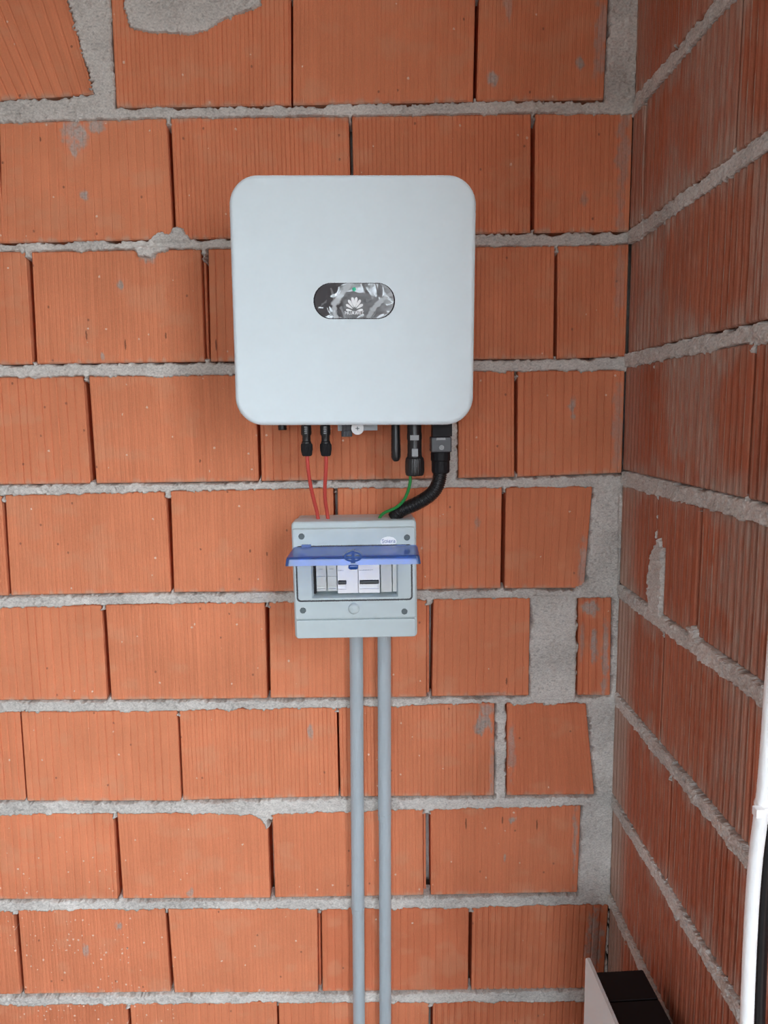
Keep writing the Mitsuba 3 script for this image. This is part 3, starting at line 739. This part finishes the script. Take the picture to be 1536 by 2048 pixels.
# ---------------------------------------------------------------- the breaker box
bx = thing('breaker_box', 'small grey breaker box with a raised blue transparent lid below the inverter', 'breaker box')
part(bx, 'base', slab(BW - .004, BH - .004, .006, [(0.0, 0), (.052, 0)], BX, BZ, 5), 'box_base_plastic', 30, 'grey rear half of the box')
P = lambda px, py, d=BD: at(px, py, -d)
z_up, z_lo = P(708, 1056)[2], P(708, 1238)[2]
shell = slab(BW, BH, .007, [(.050, 0)] + eased(.052, BD - .006, .004, 4), BX, BZ, 6)
panel_w, panel_h, panel_z = BW - .004, z_up - z_lo, (z_up + z_lo) / 2
raised = slab(panel_w, panel_h, .004, [(BD - .012, -.0005), (BD - .0055, -.0005)] + eased(BD - .005, BD, .003, 4), BX, panel_z, 5)
lowp = slab(panel_w - .002, z_lo - (BZ - BH / 2) - .003, .004, [(BD - .012, 0)] + eased(BD - .0065, BD - .002, .002, 3), BX, (z_lo - .0015 + BZ - BH / 2 + .0015) / 2, 5)
wl, wr, wb, wt = P(622, 1165)[0], P(797, 1165)[0], P(708, 1196)[2], P(708, 1112)[2]
wx, wz, ww, wh = (wl + wr) / 2, (wb + wt) / 2, wr - wl, wt - wb
hole = slab(ww, wh, .002, [(.06, .004), (BD - .008, .0035), (BD + .002, 0)], wx, wz, 4)
solid = man(welded(shell)) + man(welded(raised)) + man(welded(lowp))
cover = solid - man(welded(hole))
part(bx, 'front_cover', cover, 'box_plastic', 28)
floor_w = slab(ww - .004, wh - .004, .002, [(.054, 0), (.058, 0)], wx, wz, 4)
xs0, xs1 = P(625.5, 1165, .08)[0], P(632, 1165, .082)[0]
floor_w = cat(floor_w, boxm(xs0, xs1, -.086, -.056, wb + .006, wt - .006))  # black block makes the slot left of the fuses read as dark shade
part(bx, 'recess_floor', floor_w, 'black_matte', False)
gl, gr, gb, gt = P(592, 1150)[0], P(825, 1150)[0], P(708, 1202)[2], P(708, 1090)[2]
ring_o = slab(gr - gl, gt - gb, .007, [(BD - .001, 0), (BD + .0006, 0)], (gl + gr) / 2, (gt + gb) / 2, 8)
ring_i = slab(gr - gl - .0052, gt - gb - .0052, .0048, [(BD - .003, 0), (BD + .003, 0)], (gl + gr) / 2, (gt + gb) / 2, 8)
part(bx, 'gasket', minus(ring_o, ring_i), 'lever_black', 30, 'thin black sealing gasket')
for px, py in ((603, 1073), (814, 1075), (606, 1221), (809, 1223)):
    q = P(px, py)
    s = part(bx, 'screw', lathe([(.0001, BD - .002), (.0052, BD - .002), (.0052, BD + .0006), (.0046, BD + .0006), (.0042, BD + .0002), (.0001, BD + .0002)], (q[0], 0, q[2]), 24, 'y'), 'screw_grey', 25)
q = P(708, 1217)
part(bx, 'catch_button', lathe([(.0001, BD - .002), (.0098, BD - .002), (.0098, BD + .0015), (.0085, BD + .0035), (.0055, BD + .0050), (.0001, BD + .0055)], (q[0], 0, q[2]), 32, 'y'), 'box_plastic', 40)
# maker's oval sticker
q = P(777, 1082)
stk = part(bx, 'sticker', loft([np.stack([q[0] + .0135 * np.cos(t_), np.full(40, -d_), q[2] - .001 + .0085 * np.sin(t_)], 1) for t_ in [np.arange(40) * 2 * math.pi / 40] for d_ in (BD - .0005, BD + .0003)]), 'print_white', False, 'white oval sticker with blue lettering')
tx = meshkit.text_mesh('Solera', 0.0062, 0.0003)
tx.apply_transform(np.array([[1, 0, 0, 0], [0, 0, -1, 0], [0, 1, 0, 0], [0, 0, 0, 1.0]]))
b = tx.bounds
tx.apply_scale([.0225 / (b[1][0] - b[0][0]), 1, 1])
b = tx.bounds
tx.apply_translation([q[0] - (b[0][0] + b[1][0]) / 2, -(BD + .0003), q[2] - .0045 - b[0][2] + .0012])
part(stk, 'lettering', tx, 'print_blue', False)
# hinged lid, standing straight out
LP = BD + .002
hz = P(710, 1092, LP)[2]
hl, hr = P(586, 1091, LP)[0], P(835, 1093, LP)[0]
hx, lw0 = (hl + hr) / 2, hr - hl
DF = LP + .084
fl, fr = at(566, 1114, -DF)[0], at(845, 1116, -DF)[0]
fz = at(706, 1113, -DF)[2]
lip = fz - at(706, 1130, -DF)[2]


def lid_solid(ins, drop):
    """Tray seen from above: hinge edge at the box, lip hanging down in front."""
    def prof(z, shrink):
        p = np.array([(hl + ins + shrink, -LP + (0.001 if ins else 0)), (hr - ins - shrink, -LP + (0.001 if ins else 0)), (fr - ins - shrink - .004, -DF + ins + shrink + .0), (fl + ins + shrink + .004, -DF + ins + shrink + .0)])
        pts = []
        n = 6
        for k in range(4):
            if k < 2:
                pts += [p[k]] * 1
            else:
                a, c, b = p[k - 1], p[k], p[(k + 1) % 4]
                r_ = .006
                s0, s1 = c + (a - c) / np.linalg.norm(a - c) * r_, c + (b - c) / np.linalg.norm(b - c) * r_
                for i_ in range(n + 1):
                    t_ = i_ / n
                    pts.append((1 - t_) ** 2 * s0 + 2 * t_ * (1 - t_) * c + t_ ** 2 * s1)
        pts = np.array(pts)
        slope = (fz - hz) / (DF - LP)
        zz = z + (hz + slope * (-pts[:, 1] - LP))
        return np.c_[pts, zz]
    return loft([prof(-lip - (.01 if drop else 0), -.0015), prof(-.004 - ins, 0.0), prof(-.0012 - ins, .001), prof(-ins, .0035)])


lid = minus(lid_solid(0, False), lid_solid(.0022, True))
lid = part(bx, 'lid', lid, 'blue_tint', 25, 'raised blue transparent lid')
q = at(706, 1112, -DF)
ell = lambda w_, h_, d0_, d1_, z_: loft([np.stack([q[0] + w_ / 2 * np.cos(t_), np.full(36, -d_), z_ + h_ / 2 * np.sin(t_)], 1) for t_ in [np.arange(36) * 2 * math.pi / 36] for d_ in (d0_, d1_)])
lat = minus(ell(.0285, .0170, DF - .010, DF + .0015, q[2] - .001), ell(.0225, .0115, DF - .02, DF + .01, q[2] - .001))
lat = cat(tm(lat.to_mesh().vert_properties[:, :3], lat.to_mesh().tri_verts), boxm(q[0] - .0022, q[0] + .0022, -DF - .0012, -DF + .008, q[2] - .008, q[2] + .009), slab(.0235, .0035, .001, eased(DF - .008, DF + .001, .001, 2), q[0], q[2] - .002, 3),
          slab(.0155, .0080, .0035, eased(DF - .008, DF + .0025, .002, 3), q[0], at(706, 1134, -DF)[2], 4), slab(.0080, .014, .002, eased(DF - .008, DF + .001, .001, 2), q[0], at(706, 1126, -DF)[2], 4))
part(lid, 'latch', lat, 'latch_blue', 30, 'dark blue latch at the lid edge')
for s in (-1, 1):
    q = P(708 + s * 95, 1091)
    part(lid, 'hinge', boxm(q[0] - .008, q[0] + .008, -LP - .003, -BD, q[2] - .003, q[2] + .002), 'latch_blue', False)

# devices in the window
MD = .090
Q = lambda px, py: at(px, py, -MD)
zt, zb = Q(700, 1118)[2], Q(700, 1187)[2]
for a, b, lab in ((632, 653, 'grey fuse holder, leftmost device in the breaker box window'), (654, 674, 'grey fuse holder next to the white circuit breakers')):
    xa, xb = Q(a, 1160)[0], Q(b, 1160)[0] - .0004
    t = thing('fuse_holder', lab, 'fuse holder', 'devices in the breaker box window')
    w_, c_ = xb - xa, (xa + xb) / 2
    zb_ = Q(700, 1183)[2]
    part(t, 'housing', slab(w_, zt - zb_, .001, [(.058, 0), (MD - .004, 0), (MD - .003, .0006)], c_, (zt + zb_) / 2, 3), 'fuse_grey', 30)
    z1, z2 = Q(700, 1152)[2], Q(700, 1172)[2]
    part(t, 'pull_lever', cat(slab(w_ - .002, z1 - z2, .001, eased(MD - .004, MD, .001, 2), c_, (z1 + z2) / 2, 3), slab(w_ - .003, .004, .001, eased(MD - .004, MD + .001, .001, 2), c_, Q(700, 1179)[2], 3)), 'fuse_grey', 30)
    s1 = Q(700, 1138)[2]
    part(t, 'status_mark', boxm(c_ - .004, c_ + .003, -MD + .0028, -MD + .0032, s1 - .001, s1 + .0006), 'box_grey', False)
zt, zb = Q(700, 1118)[2], Q(700, 1186)[2]
for a, b, l0, l1, lab in ((675, 716.5, 676, 693, 'white circuit breaker with a short black lever on its left side'), (717, 760, 719, 758, 'white circuit breaker with a wide black lever bar')):
    xa, xb = Q(a, 1160)[0], Q(b, 1160)[0] - .0003
    t = thing('circuit_breaker', lab, 'circuit breaker', 'devices in the breaker box window')
    w_, c_ = xb - xa, (xa + xb) / 2
    la, lb = Q(l0, 1160)[0], Q(l1, 1160)[0]
    slot_t, slot_b = Q(700, 1160)[2], Q(700, 1178)[2]
    body = minus(slab(w_, zt - zb, .001, [(.058, 0), (MD + .001, 0), (MD + .002, .0006)], c_, (zt + zb) / 2, 3), slab(lb - la, slot_t - slot_b, .0006, [(MD - .003, 0), (MD + .01, 0)], (la + lb) / 2, (slot_t + slot_b) / 2, 2))
    part(t, 'housing', body, 'breaker_white', 30)
    m1, m2 = Q(700, 1161)[2], Q(700, 1168)[2]
    part(t, 'lever', slab(lb - la - .001, m1 - m2, .001, eased(MD - .004, MD + .004, .0015, 3), (la + lb) / 2, (m1 + m2) / 2, 3), 'lever_black', 30, 'black lever')
    m1 = Q(700, 1141)[2]
    part(t, 'printed_mark', cat(boxm(la, la + (lb - la) * .7, -MD - .0022, -MD - .0018, m1 + .0003, m1 + .0012)), 'print_grey', False)
xa, xb, xc = Q(761.5, 1160)[0], Q(784, 1160)[0], Q(796, 1160)[0]
part(bx, 'blanking_plate', cat(slab(xb - xa - .0004, zt - zb - .001, .001, eased(.058, MD + .001, .001, 2), (xa + xb) / 2, (zt + zb) / 2, 3), slab(xc - xb - .002, zt - zb - .001, .001, eased(.058, MD - .001, .001, 2), (xb + xc) / 2, (zt + zb) / 2, 3)), 'fuse_grey', 30, 'grey blanking plate beside the white breakers')

# ---------------------------------------------------------------- conduits down the wall
for (x0, x1, yj, lab) in ((713, 717.5, 1815, 'pale grey conduit pipe below the box whose joint sits lower, left of the two'), (769, 770, 1627, 'pale grey conduit pipe below the box whose joint sits higher, right of the two')):
    t = thing('conduit_pipe', lab, 'pipe', 'conduit pipes below the breaker box')
    R, yy = .0122, -.0165
    top = at(x0, 1278, yy)
    top[2] = bb[2] + .004
    end = at(x1, 2048, yy)
    d = (end - top) / (end[2] - top[2])
    join = top + d * (at(x0, yj, yy)[2] - top[2])
    foot = top + d * (0.0 - top[2])
    part(t, 'upper_length', tube(np.array([top, (top + join) / 2, join]), [R * 1.03] * 3, 32), 'pipe_grey', 40)
    part(t, 'lower_length', tube(np.array([join - d * -.0, join + (foot - join) * .1, foot]) + [0.0006, 0, 0], [R * .97] * 3, 32), 'pipe_grey', 40)
    part(t, 'sleeve', tube(np.array([join + d * .0015, join, join - d * .012]), [R * 1.07, R * 1.07, R * 1.0], 32), 'pipe_grey', 40)

# ---------------------------------------------------------------- cabinet in the corner, at the bottom right
cq = at_x(1286, 1938, -.030)
yb = cq[1]
ztop = cq[2]
xl = at(1189, 1936, yb)[0]
ap = at(1172, 1901, yb + .002)
cab = thing('cabinet', 'grey-sided cabinet with a black seamed top standing in the brick corner', 'cabinet')
yaw = -math.radians(2.6)
RZ = trimesh.transformations.rotation_matrix(-yaw, [0, 0, 1], [cq[0], yb, 0])


def turned(m):
    m = m.copy()
    m.apply_transform(RZ)
    return m


side = sg.Polygon([(0, 0), (-.35, 0), (-.35, ap[2] - .004), (-.006, ap[2] + .001), (0, ap[2] - .006)])
sm = trimesh.creation.extrude_polygon(side, .005)            # x = along y, y = z, z = thickness
sm.apply_transform(np.array([[0, 0, 1, 0], [1, 0, 0, 0], [0, 1, 0, 0], [0, 0, 0, 1.0]]))
sm.apply_translation([ap[0] - .004, yb - .004, 0])
part(cab, 'side_panel', turned(sm), 'cabinet_grey', 30, 'pale grey side panel')
x_in = ap[0] + .0015
part(cab, 'body', turned(boxm(x_in, cq[0], yb - .34, yb, 0.0, ztop - .03)), 'black_matte', False)
seams = [0, .058, .118, .19, .265, .34]
for k in range(len(seams) - 1):
    part(cab, 'top_slat', turned(slab(cq[0] - x_in, .03, .003, [(-yb + seams[k] + .001, .001), (-yb + seams[k] + .002, 0), (-yb + seams[k + 1] - .002, 0), (-yb + seams[k + 1] - .001, .001)], (cq[0] + x_in) / 2, ztop - .015, 3)), 'black_matte', 30)

# ---------------------------------------------------------------- cables hanging by the right wall, at the frame's edge
wp = [at_x(px, py, -.080) for px, py in ((1543, 1380), (1536, 1480), (1525, 1606), (1514, 1691), (1501, 1861), (1494, 2032), (1490, 2160))]
dwn = wp[-1].copy()
t = thing('hanging_cable', 'thick white cable hanging beside the right brick wall at the photo edge', 'cable')
pw = spline([wp[0] + [0, -.01, .35], wp[0] + [0, -.005, .15]] + wp + [[dwn[0], dwn[1], .3], [dwn[0], dwn[1], 0.008]], 120)
part(t, 'sheath', tube(pw, .0064, 20), 'cable_white', 40)
bp = [at_x(px, py, -.064) for px, py in ((1562, 1380), (1555, 1480), (1543, 1606), (1535, 1691), (1523, 1861), (1517, 2032), (1513, 2160))]
t = thing('hanging_cable', 'black cable strapped behind the white one at the right photo edge', 'cable')
pb = spline([bp[0] + [0, -.01, .35], bp[0] + [0, -.005, .15]] + bp + [[bp[-1][0], bp[-1][1], .3], [bp[-1][0], bp[-1][1], 0.008]], 120)
part(t, 'sheath', tube(pb, .0064, 20), 'black_plastic', 40)
tie = thing('cable_tie', 'white cable tie strapping the white and black cables together', 'cable tie')
c0 = (wp[2] + bp[2]) / 2
ang = np.linspace(0, 2 * math.pi, 40)
dv = (bp[2] - wp[2])
dv[2] = 0
L_ = np.linalg.norm(dv)
e1 = dv / L_
e2 = np.cross(e1, [0, 0, 1])
loop = [c0 + e1 * (L_ / 2 + .0074) * np.cos(a_) + e2 * .0082 * np.sin(a_) for a_ in ang]
rings = []
for a_, c_ in zip(ang[:-1], loop[:-1]):
    o = (c_ - c0) / np.linalg.norm(c_ - c0)
    rings.append([c_ + [0, 0, -.0028], c_ + o * .0014 + [0, 0, -.0028], c_ + o * .0014 + [0, 0, .0028], c_ + [0, 0, .0028]])
rings = np.array(rings)
nr = len(rings)
f = []
for k in range(nr):
    for j in range(4):
        a_, b_ = k * 4 + j, k * 4 + (j + 1) % 4
        c_, d_ = ((k + 1) % nr) * 4 + (j + 1) % 4, ((k + 1) % nr) * 4 + j
        f += [[a_, b_, c_], [a_, c_, d_]]
part(tie, 'band', tm(rings.reshape(-1, 3), f), 'cable_white', 40)
q = c0 - e1 * (L_ / 2 + .010) - np.array([0, .002, 0])
part(tie, 'head', boxm(q[0] - .004, q[0] + .004, q[1] - .004, q[1] + .004, q[2] - .004, q[2] + .004), 'cable_white', False)
